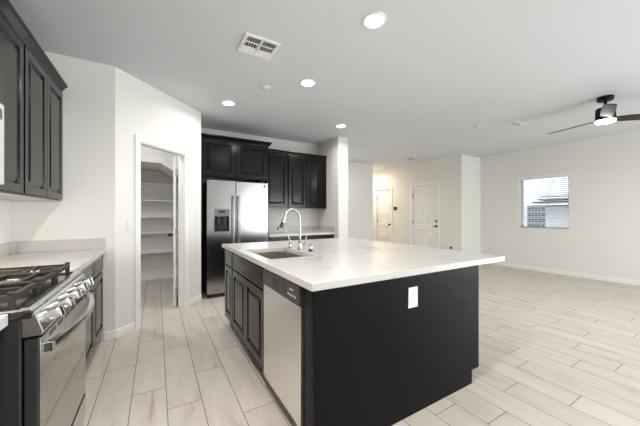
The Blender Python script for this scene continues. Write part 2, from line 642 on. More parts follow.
# ---- window in the right wall
win = struct('window_1', B((XR + 0.085, WY0, WZ0), (XR + 0.135, WY0 + 0.035, WZ1)).box((XR + 0.085, WY1 - 0.035, WZ0), (XR + 0.135, WY1, WZ1))
             .box((XR + 0.085, WY0 + 0.035, WZ0), (XR + 0.135, WY1 - 0.035, WZ0 + 0.035)).box((XR + 0.085, WY0 + 0.035, WZ1 - 0.035), (XR + 0.135, WY1 - 0.035, WZ1)),
             'plastic', 'white framed window in the right wall', bevel=0.003)
B((XR + 0.107, WY0 + 0.035, WZ0 + 0.035), (XR + 0.113, WY1 - 0.035, WZ1 - 0.035)).build('pane', 'pane', win)
B((XR - 0.012, WY0 + 0.001, WZ0 - 0.0), (XR + 0.085, WY1 - 0.001, WZ0 + 0.016)).build('sill', 'trim', win, bevel=0.003)

# ---- glass doors out of view
def glass_door(name, label, P):
    """P maps (along, depth, z) to the room; along runs 0..1 units of metres"""
    wd = P['w']
    bx = P['f']
    fr = MB()
    for (a0, a1, z0, z1) in ((0, 0.05, 0, 2.25), (wd - 0.05, wd, 0, 2.25), (wd / 2 - 0.04, wd / 2 + 0.04, 0.05, 2.20), (0.05, wd - 0.05, 0, 0.05), (0.05, wd - 0.05, 2.20, 2.25)):
        fr.box(bx(a0, 0.03, z0), bx(a1, 0.08, z1))
    d = struct(name, fr, 'plastic', label)
    for (a, c) in ((0.05, wd / 2 - 0.04), (wd / 2 + 0.04, wd - 0.05)):
        B(bx(a, 0.052, 0.05), bx(c, 0.058, 2.20)).build('pane', 'pane', d)


glass_door('door_5', 'wide sliding glass door in the wall behind the viewer', {'w': 3.2, 'f': lambda a, d, z: (3.8 + a, yb - d, z)})
glass_door('door_4', 'wide sliding glass door in the right wall', {'w': 3.0, 'f': lambda a, d, z: (XR + d, PY0 + a, z)})


# ================================================================== CABINETS
CLOOP = [(0.006, 0.012), (0.016, 0.012), (0.042, 0.001)]


def cab_door(name, parent, O, U, Nn, wd, hg, st=0.055, t=0.020):
    """raised-panel door or drawer front"""
    if hg < 0.20:
        s2 = 0.030
    else:
        s2 = st
    mb = MB().slab(O, U, Nn, [0, st if hg > .2 else s2, wd - (st if hg > .2 else s2), wd], [0, s2, hg - s2, hg], t, {(1, 1)}, CLOOP if hg > .2 else [(0.004, 0.003), (0.010, 0.003), (0.016, 0.0005)])
    return mb.build(name, 'cab', parent, bevel=0.0025)


def carcass(a, b, front, th=0.018, toe=0.0, toe_in=0.06, top=True):
    """open-topped cabinet box between a and b, closed towards `front` ('+x' or '-y') by a face frame"""
    x0, y0, z0 = a
    x1, y1, z1 = b
    mb = MB()
    mb.box((x0, y0, z0), (x1, y1, z0 + th))
    if top:
        mb.box((x0, y0, z1 - th), (x1, y1, z1))
    zt = z1 - th if top else z1
    mb.box((x0, y0, z0 + th), (x0 + th, y1, zt)).box((x1 - th, y0, z0 + th), (x1, y1, zt))
    mb.box((x0 + th, y0, z0 + th), (x1 - th, y0 + th, zt)).box((x0 + th, y1 - th, z0 + th), (x1 - th, y1, zt))
    if toe:
        if front == '+x':
            mb.box((x0, y0, 0), (x1 - toe_in, y1, z0))
        elif front == '-x':
            mb.box((x0 + toe_in, y0, 0), (x1, y1, z0))
        else:
            mb.box((x0, y0 + toe_in, 0), (x1, y1, z0))
    return mb


CT, CTH = 0.915, 0.040      # counter top height and thickness
CB = CT - CTH               # cabinets end here

# ---- left run, far side of the range
FX = -0.47                  # carcass front, doors 20 mm proud
c = thing('base_cabinet', 'dark wood base cabinet between the range and the narrow end cabinet', 'cabinet', (-0.76, 2.54, 0), 'base cabinets of the left counter')
carcass((XL + 0.002, 2.118, 0.10), (FX, 2.962, CB), '+x', toe=1).build('body', 'cab', c)
for k in range(2):
    y = 2.128 + k * 0.417
    cab_door('drawer', c, (FX, y, 0.715), (0, 1, 0), (1, 0, 0), 0.408, 0.145)
    cab_door('door', c, (FX, y, 0.118), (0, 1, 0), (1, 0, 0), 0.408, 0.580)
c = thing('base_cabinet', 'dark wood end base cabinet with one door against the white wall', 'cabinet', (-0.76, 3.2, 0), 'base cabinets of the left counter')
carcass((XL + 0.002, 2.966, 0.10), (FX, 3.442, CB), '+x', toe=1).build('body', 'cab', c)
cab_door('drawer', c, (FX, 2.976, 0.715), (0, 1, 0), (1, 0, 0), 0.450, 0.145)
cab_door('door', c, (FX, 2.976, 0.118), (0, 1, 0), (1, 0, 0), 0.450, 0.580)
c = thing('base_cabinet', 'dark wood base cabinet at the near side of the range', 'cabinet', (-0.76, 0.95, 0), 'base cabinets of the left counter')
carcass((XL + 0.002, 0.50, 0.10), (FX, 1.337, CB), '+x', toe=1).build('body', 'cab', c)
for k in range(2):
    y = 0.510 + k * 0.412
    cab_door('drawer', c, (FX, y, 0.715), (0, 1, 0), (1, 0, 0), 0.405, 0.145)
    cab_door('door', c, (FX, y, 0.118), (0, 1, 0), (1, 0, 0), 0.405, 0.580)

cx = -0.43
w1 = B((XL + 0.001, 2.117, CB), (cx, YS - 0.001, CT)).build('worktop', 'quartz', bevel=0.003)
tag(w1, 'white veined quartz worktop running from the range to the white wall', 'countertop')
w2 = B((XL + 0.001, 0.48, CB), (cx, 1.340, CT)).build('worktop', 'quartz', bevel=0.003)
tag(w2, 'white quartz worktop corner at the near side of the range', 'countertop')
bs = B((XL + 0.001, 2.117, CT), (XL + 0.02, YS - 0.021, 1.017)).box((XL + 0.001, YS - 0.020, CT), (cx - 0.004, YS - 0.001, 1.017)).build('backsplash', 'quartz', bevel=0.002)
tag(bs, 'low white quartz backsplash with brown veins turning the corner of the left worktop', 'backsplash')
bs = B((XL + 0.001, 0.48, CT), (XL + 0.016, 2.116, 1.017)).build('backsplash', 'quartz', bevel=0.002)
tag(bs, 'low white quartz backsplash on the left wall behind the range', 'backsplash')


# ---- upper cabinets on the left wall
def crown(path_y0, path_y1, x0, x1, z, ret=True):
    """crown moulding along +x faces: profile in xz"""
    mb = MB()
    pf = [(0, 0), (0.012, 0.0), (0.016, 0.014), (0.040, 0.050), (0.052, 0.055), (0.052, 0.072), (0, 0.072)]
    mb.prism([(x1 + a, path_y0, z + b) for a, b in pf], (0, path_y1 - path_y0, 0))
    return mb


UX = -0.77
uz0, uz1 = 1.378, 2.39
G = 'upper cabinets on the left wall'
c = thing('wall_cabinet', 'tall dark upper cabinet with two narrow doors, at the far end of the left wall', 'cabinet', (-0.92, 3.0, uz0), G)
carcass((XL + 0.002, 2.570, uz0), (UX, YS - 0.004, uz1), '+x').build('body', 'cab', c)
cab_door('door', c, (UX, 2.582, uz0 + 0.012), (0, 1, 0), (1, 0, 0), 0.424, uz1 - uz0 - 0.03)
cab_door('door', c, (UX, 3.014, uz0 + 0.012), (0, 1, 0), (1, 0, 0), 0.424, uz1 - uz0 - 0.03)
crown(2.570, YS - 0.004, 0, UX, uz1).build('crown', 'cab', c)
c = thing('wall_cabinet', 'dark upper cabinet with a single door, beside the microwave', 'cabinet', (-0.92, 2.34, uz0), G)
carcass((XL + 0.002, 2.118, uz0), (UX, 2.566, uz1), '+x').build('body', 'cab', c)
cab_door('door', c, (UX, 2.128, uz0 + 0.012), (0, 1, 0), (1, 0, 0), 0.426, uz1 - uz0 - 0.03)
crown(2.118, 2.566, 0, UX, uz1).build('crown', 'cab', c)
c = thing('wall_cabinet', 'short dark upper cabinet above the microwave', 'cabinet', (-0.92, 1.72, 1.83), G)
carcass((XL + 0.002, 1.345, 1.83), (UX, 2.114, uz1), '+x').build('body', 'cab', c)
cab_door('door', c, (UX, 1.355, 1.845), (0, 1, 0), (1, 0, 0), 0.370, uz1 - 1.845 - 0.02)
cab_door('door', c, (UX, 1.733, 1.845), (0, 1, 0), (1, 0, 0), 0.370, uz1 - 1.845 - 0.02)
crown(1.345, 2.114, 0, UX, uz1).build('crown', 'cab', c)

M['melamine'] = mat('pale_melamine', (0.74, 0.68, 0.63), 0.5)
for o_, (y0, y1) in zip([o for o in bpy.data.objects if o.get('group') == G and o['label'].find('short') < 0], ((2.580, YS - 0.012), (2.126, 2.558))):
    B((XL + 0.01, y0, uz0 - 0.003), (UX - 0.012, y1, uz0)).build('underside', 'melamine', o_)['label'] = 'pale underside board'

# ---- microwave over the range
t_ = thing('microwave', 'white and steel microwave hanging above the range', 'microwave', (-0.87, 1.7, 1.385))
M['mwgrey'] = mat('microwave_silver', (0.55, 0.55, 0.54), 0.35)
B((XL + 0.002, 1.348, 1.385), (-0.70, 2.02, 1.805)).build('body', 'mwgrey', t_, bevel=0.004)
B((-0.70, 1.348, 1.40), (-0.665, 1.83, 1.80)).build('door', 'steel', t_, bevel=0.004)
B((-0.70, 1.834, 1.40), (-0.662, 2.02, 1.80)).build('control_panel', 'mwgrey', t_, bevel=0.004)
B((-0.665, 1.38, 1.46), (-0.662, 1.74, 1.74)).build('window', 'blackglass', t_)
MB().tube([(-0.665, 1.80, 1.74), (-0.632, 1.80, 1.72), (-0.618, 1.80, 1.60), (-0.632, 1.80, 1.48), (-0.665, 1.80, 1.46)], 0.010).build('handle', 'steel', t_, smooth=True)
B((-0.662, 1.86, 1.72), (-0.660, 1.99, 1.77)).build('display', 'display', t_)
B((XL + 0.25, 1.40, 1.382), (-0.72, 1.97, 1.385)).build('grease_filter', 'nickel', t_)
B((XL + 0.06, 1.60, 1.381), (XL + 0.13, 1.78, 1.385)).build('cooktop_lamp', 'lens_warm', t_)
l = area('cooktop_bulb', (XL + 0.095, 1.69, 1.378), (0, 0, 0), 0.06, 0.17, 9.0, (1.0, 0.86, 0.70))
l.parent = t_
l.matrix_parent_inverse = Matrix.Translation((-0.87, 1.7, 1.385)).inverted()

# ---- cabinet over the fridge, fridge surround
c = thing('fridge_cabinet', 'dark two-door cabinet above the refrigerator', 'cabinet', (1.11, 4.8, 1.835), 'dark cabinets on the kitchen back wall')
carcass((0.567, 4.52, 1.835), (1.640, YK - 0.003, 2.41), '-y').build('body', 'cab', c)
cab_door('door', c, (0.600, 4.52, 1.850), (1, 0, 0), (0, -1, 0), 0.478, 0.545)
cab_door('door', c, (1.112, 4.52, 1.850), (1, 0, 0), (0, -1, 0), 0.500, 0.545)
pf = [(0, 0), (0.012, 0.0), (0.016, 0.012), (0.040, 0.045), (0.052, 0.050), (0.052, 0.066), (0, 0.066)]
mb = MB().prism([(0.567, 4.52 - a, 2.41 + b) for a, b in pf], (1.073, 0, 0))
mb.prism([(1.640 + a, 4.468, 2.41 + b) for a, b in pf], (0, YK - 0.003 - 4.468, 0))
mb.build('crown', 'cab', c)
fp = B((0.567, 4.49, 0), (0.60, YK - 0.003, 1.833)).build('refrigerator_surround', 'cab')
tag(fp, 'tall dark side panel between the refrigerator and the white pantry wall', 'panel')
fp = B((1.622, 4.50, 0), (1.640, YK - 0.003, 1.833)).build('refrigerator_surround', 'cab')
tag(fp, 'tall dark side panel between the refrigerator and the back worktop', 'panel')

# ---- upper cabinets on the back wall
G2 = 'dark cabinets on the kitchen back wall'
UY = 4.79
c = thing('wall_cabinet', 'single-door dark upper cabinet right beside the refrigerator', 'cabinet', (1.87, 4.95, 1.395), G2)
carcass((1.644, UY, 1.378), (2.118, YK - 0.003, 2.40), '-y').build('body', 'cab', c)
cab_door('door', c, (1.66, UY, 1.392), (1, 0, 0), (0, -1, 0), 0.445, 0.990)
MB().prism([(1.697, UY - a * 0.6, 2.40 + b * 0.6) for a, b in pf], (0.421, 0, 0)).build('crown', 'cab', c)
c = thing('wall_cabinet', 'two-door dark upper cabinet against the white wing wall', 'cabinet', (2.54, 4.95, 1.395), G2)
carcass((2.122, UY, 1.378), (2.972, YK - 0.003, 2.40), '-y').build('body', 'cab', c)
cab_door('door', c, (2.132, UY, 1.392), (1, 0, 0), (0, -1, 0), 0.368, 0.990)
cab_door('door', c, (2.512, UY, 1.392), (1, 0, 0), (0, -1, 0), 0.335, 0.990)
MB().prism([(2.122, UY - a * 0.6, 2.40 + b * 0.6) for a, b in pf], (0.85, 0, 0)).build('crown', 'cab', c)

# ---- base cabinets and worktop on the back wall
c = thing('base_cabinet', 'dark base cabinet under the back worktop, beside the refrigerator', 'cabinet', (1.97, 4.8, 0), G2)
carcass((1.644, 4.52, 0.10), (2.30, YK - 0.003, CB), '-y', toe=1).build('body', 'cab', c)
cab_door('drawer', c, (1.655, 4.52, 0.715), (1, 0, 0), (0, -1, 0), 0.635, 0.145)
for k in range(2):
    cab_door('door', c, (1.655 + k * 0.32, 4.52, 0.118), (1, 0, 0), (0, -1, 0), 0.314, 0.58)
c = thing('base_cabinet', 'dark base cabinet under the back worktop, against the wing wall', 'cabinet', (2.64, 4.8, 0), G2)
carcass((2.304, 4.52, 0.10), (2.974, YK - 0.003, CB), '-y', toe=1).build('body', 'cab', c)
cab_door('drawer', c, (2.315, 4.52, 0.715), (1, 0, 0), (0, -1, 0), 0.645, 0.145)
for k in range(2):
    cab_door('door', c, (2.315 + k * 0.325, 4.52, 0.118), (1, 0, 0), (0, -1, 0), 0.319, 0.58)
wt = B((1.643, 4.475, CB), (2.978, YK - 0.002, CT)).build('worktop', 'quartz', bevel=0.003)
tag(wt, 'white quartz worktop on the back wall between refrigerator and wing wall', 'countertop')
bs = B((1.643, YK - 0.021, CT), (2.958, YK - 0.002, 1.017)).box((2.959, 4.48, CT), (2.978, YK - 0.002, 1.017)).build('backsplash', 'quartz', bevel=0.002)
tag(bs, 'low white quartz backsplash on the back wall turning along the wing wall', 'backsplash')

# ================================================================== FRIDGE
fx0, fx1, fy = 0.645, 1.593, 4.395
f = thing('refrigerator', 'stainless side-by-side refrigerator with ice and water dispenser', 'refrigerator', (1.12, 4.75, 0))
B((fx0 + 0.005, fy + 0.075, 0.03), (fx1 - 0.005, YK - 0.03, 1.775)).build('body', 'range_side', f, bevel=0.004)
B((fx0 + 0.01, fy + 0.03, 0.0), (fx1 - 0.01, fy + 0.09, 0.055)).build('base_grille', 'black', f, bevel=0.003)
for xq in (fx0 + 0.05, fx1 - 0.13):
    B((xq, fy + 0.02, 1.775), (xq + 0.08, fy + 0.14, 1.795)).build('hinge_cover', 'black', f, bevel=0.003)
xs_ = 1.066
# freezer door with the dispenser opening cut out of its front
dx0, dx1, dz0, dz1 = 0.748, 0.970, 0.995, 1.338
z0, z1 = 0.062, 1.772
mb = MB()
for (a, b_) in (((fx0, z0), (dx0, z1)), ((dx1, z0), (xs_ - 0.004, z1)), ((dx0, z0), (dx1, dz0)), ((dx0, dz1), (dx1, z1))):
    mb.box((a[0], fy, a[1]), (b_[0], fy + 0.07, b_[1]))
fd_ = mb.build('freezer_door', 'steel', f)
rd = B((xs_ + 0.004, fy, z0), (fx1, fy + 0.07, z1)).build('refrigerator_door', 'steel', f, bevel=0.008)


def fridge_handle(x, par):
    y = fy - 0.052
    pts = []
    for k in range(15):
        q = k / 14
        pts.append((x, y - 0.012 * math.sin(PI * q), 0.62 + q * 0.93))
    mb = MB().tube(pts, 0.0125, 12)
    mb.tube([(x, fy + 0.002, 0.64), (x, y, 0.64)], 0.011).tube([(x, fy + 0.002, 1.53), (x, y, 1.53)], 0.011)
    mb.build('handle', 'steel', par, smooth=True)


fridge_handle(1.024, fd_)
fridge_handle(1.108, rd)
# dispenser
B((dx0, fy + 0.004, 1.225), (dx1, fy + 0.07, dz1)).build('dispenser_panel', 'dispgrey', fd_, bevel=0.002)
mb = B((dx0, fy + 0.06, dz0), (dx1, fy + 0.07, 1.225))
mb.box((dx0, fy + 0.004, dz0), (dx0 + 0.012, fy + 0.06, 1.225)).box((dx1 - 0.012, fy + 0.004, dz0), (dx1, fy + 0.06, 1.225)).box((dx0 + 0.012, fy + 0.001, dz0), (dx1 - 0.012, fy + 0.06, dz0 + 0.015))
mb.build('dispenser_recess', 'display', fd_)
mb = B((0.79, fy + 0.02, 1.10), (0.835, fy + 0.055, 1.215)).box((0.885, fy + 0.02, 1.10), (0.93, fy + 0.055, 1.215))
mb.build('dispenser_paddle', 'black', fd_, bevel=0.003)
B((0.815, fy + 0.001, 1.285), (0.905, fy + 0.004, 1.312)).build('display', 'display', fd_)
mb = MB().lathe([(0.017, 0), (0.017, 0.003), (0.015, 0.004), (0, 0.004)], (1.53, fy, 1.715), (0, -1, 0), 24)
em = mb.build('emblem', 'bronze', rd, smooth=True)
em['label'] = 'small round dark maker emblem'
MB().lathe([(0.012, 0.004), (0.012, 0.0048), (0.0095, 0.0048), (0.0095, 0.004)], (1.53, fy, 1.715), (0, -1, 0), 24).build('emblem_ring', 'chrome', rd)

# ================================================================== ISLAND
IX = 0.688                    # carcass front (faces -x); doors proud to 0.668
ix0, ix1, iy0, iy1 = 0.648, 2.432, 1.176, 3.320
# base body behind the cabinets with the dark end panel facing the camera
isl = thing('kitchen_island', 'dark island base with a flat black-brown end panel and notched toe kick', 'island', (1.6, 2.2, 0))
B((1.285, 1.222, 0.10), (2.10, 3.262, CB)).box((1.285, 1.222, 0), (2.015, 3.262, 0.10)).build('body', 'cab', isl)
mb = MB().prism([(x, 1.20, z) for x, z in ((0.733, 0), (2.015, 0), (2.015, 0.098), (2.103, 0.098), (2.103, CB), (0.672, CB), (0.672, 0.098), (0.733, 0.098))], (0, 0.021, 0))
ep = mb.build('end_panel', 'endpanel', isl, bevel=0.0015)
mb = MB().prism([(x, 3.263, z) for x, z in ((0.733, 0), (2.015, 0), (2.015, 0.098), (2.103, 0.098), (2.103, CB), (0.672, CB), (0.672, 0.098), (0.733, 0.098))], (0, 0.018, 0))
mb.build('end_panel', 'endpanel', isl, bevel=0.0015)
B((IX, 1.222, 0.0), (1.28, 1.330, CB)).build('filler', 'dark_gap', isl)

G3 = 'cabinets on the sink side of the island'
c = thing('island_cabinet', 'dark island cabinet under the sink with two doors and a wide false drawer', 'cabinet', (0.97, 2.42, 0), G3)
ya, yb2 = 1.935, 2.905
carcass((IX, ya, 0.10), (1.281, yb2, CB), '-x', toe=1, toe_in=0.045, top=False).build('body', 'cab', c)
cab_door('drawer', c, (IX, ya + 0.012, 0.705), (0, 1, 0), (-1, 0, 0), yb2 - ya - 0.03, 0.150)
hw = (yb2 - ya - 0.036) / 2
cab_door('door', c, (IX, ya + 0.012, 0.118), (0, 1, 0), (-1, 0, 0), hw, 0.572)
cab_door('door', c, (IX, ya + 0.018 + hw, 0.118), (0, 1, 0), (-1, 0, 0), hw, 0.572)
c = thing('island_cabinet', 'narrow dark island cabinet with one drawer and one door, at the fridge end', 'cabinet', (0.97, 3.08, 0), G3)
carcass((IX, 2.909, 0.10), (1.281, 3.261, CB), '-x', toe=1, toe_in=0.045).build('body', 'cab', c)
cab_door('drawer', c, (IX, 2.922, 0.705), (0, 1, 0), (-1, 0, 0), 0.325, 0.150)
cab_door('door', c, (IX, 2.922, 0.118), (0, 1, 0), (-1, 0, 0), 0.325, 0.572)

# worktop with the sink opening
sx0, sx1, sy0, sy1 = 0.738, 1.135, 1.985, 2.665
mb = MB()
xs, ys = [ix0, sx0, sx1, ix1], [iy0, sy0, sy1, iy1]
bm = mb.bm
vt = [[bm.verts.new((x, y, CT)) for y in ys] for x in xs]
vb = [[bm.verts.new((x, y, CB)) for y in ys] for x in xs]
for i in range(3):
    for j in range(3):
        if (i, j) == (1, 1):
            continue
        bm.faces.new((vt[i][j], vt[i + 1][j], vt[i + 1][j + 1], vt[i][j + 1]))
        bm.faces.new((vb[i][j], vb[i][j + 1], vb[i + 1][j + 1], vb[i + 1][j]))
for k in range(3):
    bm.faces.new((vt[0][k], vt[0][k + 1], vb[0][k + 1], vb[0][k])); bm.faces.new((vt[3][k], vb[3][k], vb[3][k + 1], vt[3][k + 1]))
    bm.faces.new((vt[k][0], vb[k][0], vb[k + 1][0], vt[k + 1][0])); bm.faces.new((vt[k][3], vt[k + 1][3], vb[k + 1][3], vb[k][3]))
for (a, b_) in (((1, 1), (2, 1)), ((2, 1), (2, 2)), ((2, 2), (1, 2)), ((1, 2), (1, 1))):
    bm.faces.new((vt[a[0]][a[1]], vt[b_[0]][b_[1]], vb[b_[0]][b_[1]], vb[a[0]][a[1]]))
wt = mb.build('island_worktop', 'quartz', bevel=0.003)
tag(wt, 'large white quartz island worktop with fine brown veins and a sink opening', 'countertop')

# sink
sk = thing('sink', 'undermount stainless steel sink set into the island worktop', 'sink', (0.94, 2.32, 0.67))
zb, e = 0.675, 0.006
mb = MB()
o_ = [(sx0 - e, sy0 - e), (sx1 + e, sy0 - e), (sx1 + e, sy1 + e), (sx0 - e, sy1 + e)]
mb.box((sx0 - 0.012, sy0 - 0.012, zb - 0.006), (sx1 + 0.012, sy1 + 0.012, zb))
for (a, b_) in (((sx0 - 0.012, sy0 - 0.012), (sx0 - 0.004, sy1 + 0.012)), ((sx1 + 0.004, sy0 - 0.012), (sx1 + 0.012, sy1 + 0.012)), ((sx0 - 0.004, sy0 - 0.012), (sx1 + 0.004, sy0 - 0.004)), ((sx0 - 0.004, sy1 + 0.004), (sx1 + 0.004, sy1 + 0.012))):
    mb.box((*a, zb), (*b_, CB - 0.001))
mb.build('basin', 'sinksteel', sk)
MB().lathe([(0.045, 0), (0.045, 0.003), (0.030, 0.004), (0.028, 0.001), (0, 0.001)], (0.93, 2.33, zb), (0, 0, 1)).build('drain', 'chrome', sk, smooth=True)

# faucet
fq = (1.178, 2.375)
fa = thing('faucet', 'tall chrome gooseneck kitchen faucet behind the sink', 'faucet', (*fq, CT))
MB().lathe([(0.028, 0), (0.028, 0.006), (0.022, 0.012), (0.020, 0.075), (0.016, 0.085), (0.013, 0.09)], (*fq, CT), (0, 0, 1)).build('base', 'chrome', fa, smooth=True)
pts = [(*fq, CT + 0.085), (*fq, CT + 0.20), (*fq, CT + 0.29)]
R_ = 0.080
for k in range(1, 15):
    a = PI * 0.94 * k / 14
    pts.append((fq[0] - R_ + R_ * math.cos(a), fq[1], CT + 0.29 + R_ * math.sin(a) * 1.25))
MB().tube(pts, 0.0098, 14).build('neck', 'chrome', fa, smooth=True)
end = Vector(pts[-1])
dr = (Vector(pts[-1]) - Vector(pts[-2])).normalized()
dr = Vector((dr.x - 0.16, 0, dr.z)).normalized()
sp = MB().tube([end, end + dr * 0.02, end + dr * 0.055, end + dr * 0.06], [0.0125, 0.0150, 0.0155, 0.0155], 14).build('spray_head', 'chrome', fa, smooth=True)
MB().tube([end + dr * 0.050, end + dr * 0.100], [0.0158, 0.0168], 14).build('spray_tip', 'black', fa, smooth=True)
lv = MB().lathe([(0.013, 0), (0.013, 0.032), (0, 0.034)], (fq[0] + 0.015, fq[1] - 0.005, CT + 0.05), (0.80, -0.60, 0), 14)
lv.tube([(fq[0] + 0.038, fq[1] - 0.022, CT + 0.055), (fq[0] + 0.046, fq[1] - 0.028, CT + 0.10), (fq[0] + 0.058, fq[1] - 0.036, CT + 0.135)], [0.008, 0.006, 0.005], 10)
lv.build('lever', 'chrome', fa, smooth=True)

# slim filtered-water tap
wq = (1.160, 2.560)
ft = thing('water_tap', 'slim chrome filtered-water tap to the left of the main faucet', 'faucet', (*wq, CT))
MB().lathe([(0.020, 0), (0.020, 0.005), (0.012, 0.010), (0.011, 0.055), (0.007, 0.062)], (*wq, CT), (0, 0, 1)).build('base', 'chrome', ft, smooth=True)
pts = [(wq[0], wq[1], CT + 0.055), (wq[0] - 0.006, wq[1], CT + 0.085), (wq[0] - 0.025, wq[1], CT + 0.13), (wq[0] - 0.052, wq[1], CT + 0.18), (wq[0] - 0.080, wq[1], CT + 0.220), (wq[0] - 0.097, wq[1], CT + 0.234), (wq[0] - 0.116, wq[1], CT + 0.230), (wq[0] - 0.130, wq[1], CT + 0.208)]
MB().tube(pts, 0.0042, 10).build('spout', 'chrome', ft, smooth=True)
MB().tube([(wq[0] - 0.129, wq[1], CT + 0.210), (wq[0] - 0.136, wq[1], CT + 0.186)], 0.008, 10).build('spout_tip', 'black', ft, smooth=True)
MB().tube([(wq[0] + 0.008, wq[1] - 0.004, CT + 0.045), (wq[0] + 0.035, wq[1] - 0.02, CT + 0.060)], [0.006, 0.004], 8).build('lever', 'chrome', ft, smooth=True)
aq = (1.213, 2.225)
ag = thing('air_gap', 'short chrome air gap cap to the right of the main faucet', 'air gap', (*aq, CT))
MB().lathe([(0.021, 0), (0.021, 0.006), (0.017, 0.008), (0.017, 0.022)], (*aq, CT), (0, 0, 1)).build('base', 'bronze', ag, smooth=True)
MB().lathe([(0.0175, 0.022), (0.0175, 0.052), (0.014, 0.060), (0, 0.062)], (*aq, CT), (0, 0, 1)).build('cap', 'chrome', ag, smooth=True)

# dishwasher
d_ = thing('dishwasher', 'stainless steel dishwasher with black control strip, built into the island', 'dishwasher', (0.97, 1.63, 0))
dy0, dy1 = 1.336, 1.930
B((0.712, dy0 + 0.002, 0.10), (1.28, dy1 - 0.002, CB - 0.006)).build('body', 'black', d_)
B((0.735, dy0 + 0.01, 0), (0.76, dy1 - 0.01, 0.10)).box((0.80, dy0 + 0.02, 0), (1.25, dy1 - 0.02, 0.10)).build('toe_panel', 'black', d_)
B((0.664, dy0 + 0.003, 0.095), (0.712, dy1 - 0.003, 0.752)).build('door', 'steel_dw', d_, bevel=0.004)
M['dwstrip'] = mat('charcoal_panel', (0.045, 0.040, 0.036), 0.3)
cp = B((0.660, dy0 + 0.003, 0.756), (0.712, dy1 - 0.003, 0.862)).build('control_panel', 'dwstrip', d_, bevel=0.005)
B((0.6585, 1.52, 0.775), (0.6605, 1.73, 0.838)).build('handle_pocket', 'display', cp)
for k in range(4):
    B((0.6592, 1.385 + 0.030 * k, 0.787), (0.6605, 1.398 + 0.030 * k, 0.797)).build('button', 'plastic', cp)
B((0.6592, 1.42, 0.820), (0.6605, 1.462, 0.827)).build('indicator', 'plastic', cp)

# ================================================================== RANGE
ry0, ry1 = 1.347, 2.109
r = thing('gas_range', 'stainless steel gas range with black grates and a bowed oven handle', 'stove', (-0.72, 1.73, 0))
B((-1.048, ry0, 0.06), (-0.402, ry1, 0.885)).build('body', 'range_side', r, bevel=0.004)
for (x, y) in ((-1.0, ry0 + 0.05), (-1.0, ry1 - 0.05), (-0.46, ry0 + 0.05), (-0.46, ry1 - 0.05)):
    MB().lathe([(0.016, 0), (0.016, 0.06)], (x, y, 0), (0, 0, 1), 12).build('foot', 'black', r)
# cooktop: shallow tray with a raised rim
mb = B((-1.048, ry0 - 0.002, 0.885), (-0.372, ry1 + 0.002, 0.912))
mb.build('cooktop', 'enamel', r, bevel=0.004)
mb = MB()
mb.prism([(-0.405, ry0 - 0.002, 0.912), (-0.402, ry0 - 0.002, 0.926), (-0.378, ry0 - 0.002, 0.926), (-0.372, ry0 - 0.002, 0.912)], (0, ry1 - ry0 + 0.004, 0))
mb.box((-1.048, ry0 - 0.002, 0.912), (-0.402, ry0 + 0.014, 0.922)).box((-1.048, ry1 - 0.014, 0.912), (-0.402, ry1 + 0.002, 0.922)).box((-1.048, ry0 + 0.014, 0.912), (-1.02, ry1 - 0.014, 0.93))
mb.build('cooktop_rim', 'steel_h', r, bevel=0.003)
burn = [(-0.55, 1.475, 0.045), (-0.86, 1.475, 0.038), (-0.70, 1.728, 0.05), (-0.55, 1.98, 0.045), (-0.86, 1.98, 0.034)]
for (x, y, rr) in burn:
    b_ = MB().lathe([(rr + 0.012, 0), (rr + 0.010, 0.008), (rr, 0.014), (rr, 0.018)], (x, y, 0.912), (0, 0, 1)).build('burner', 'nickel', r, smooth=True)
    MB().lathe([(rr - 0.004, 0.018), (rr - 0.004, 0.026), (rr - 0.008, 0.029), (0, 0.030)], (x, y, 0.912), (0, 0, 1)).build('burner_cap', 'iron', b_, smooth=True)
# three cast-iron grates
gz0, gz1 = 0.950, 0.970
for k in range(3):
    a = ry0 + 0.020 + k * 0.2425
    b_ = a + 0.237
    x0, x1 = -1.005, -0.425
    mb = MB()
    tb = 0.017
    mb.box((x0, a, gz0), (x1, a + tb, gz1)).box((x0, b_ - tb, gz0), (x1, b_, gz1))
    mb.box((x0, a + tb, gz0), (x0 + tb, b_ - tb, gz1)).box((x1 - tb, a + tb, gz0), (x1, b_ - tb, gz1))
    ym = (a + b_) / 2
    mb.box((-0.722, a + tb, gz0), (-0.708, b_ - tb, gz1))
    for xc in ((-0.86, -0.55) if k != 1 else (-0.70,)):
        for sgn in (-1, 1):
            mb.box((xc - 0.006, ym + sgn * 0.030, gz0 + 0.002), (xc + 0.006, ym + sgn * (0.118 - tb), gz1 + 0.004))
            if k != 1:
                xa = xc + sgn * 0.030
                xb_ = {(-0.86, -1): x0 + tb, (-0.86, 1): -0.722, (-0.55, -1): -0.708, (-0.55, 1): x1 - tb}[(xc, sgn)]
                mb.box((xa, ym - 0.006, gz0 + 0.002), (xb_, ym + 0.006, gz1 + 0.004))
    if k == 1:
        for xc in (-0.93, -0.80, -0.60, -0.49):
            mb.box((xc - 0.006, a + tb, gz0 + 0.002), (xc + 0.006, b_ - tb, gz1 + 0.003))
    for (x, y) in ((x0, a), (x1 - tb, a), (x0, b_ - tb), (x1 - tb, b_ - tb), (-0.722, a), (-0.722, b_ - tb)):
        mb.box((x, y, 0.912), (x + tb, y + tb, gz0))
        mb.box((x - 0.002, y, gz1), (x + tb + 0.002, y + tb, gz1 + 0.010))
    mb.build('grate', 'iron', r, bevel=0.003)
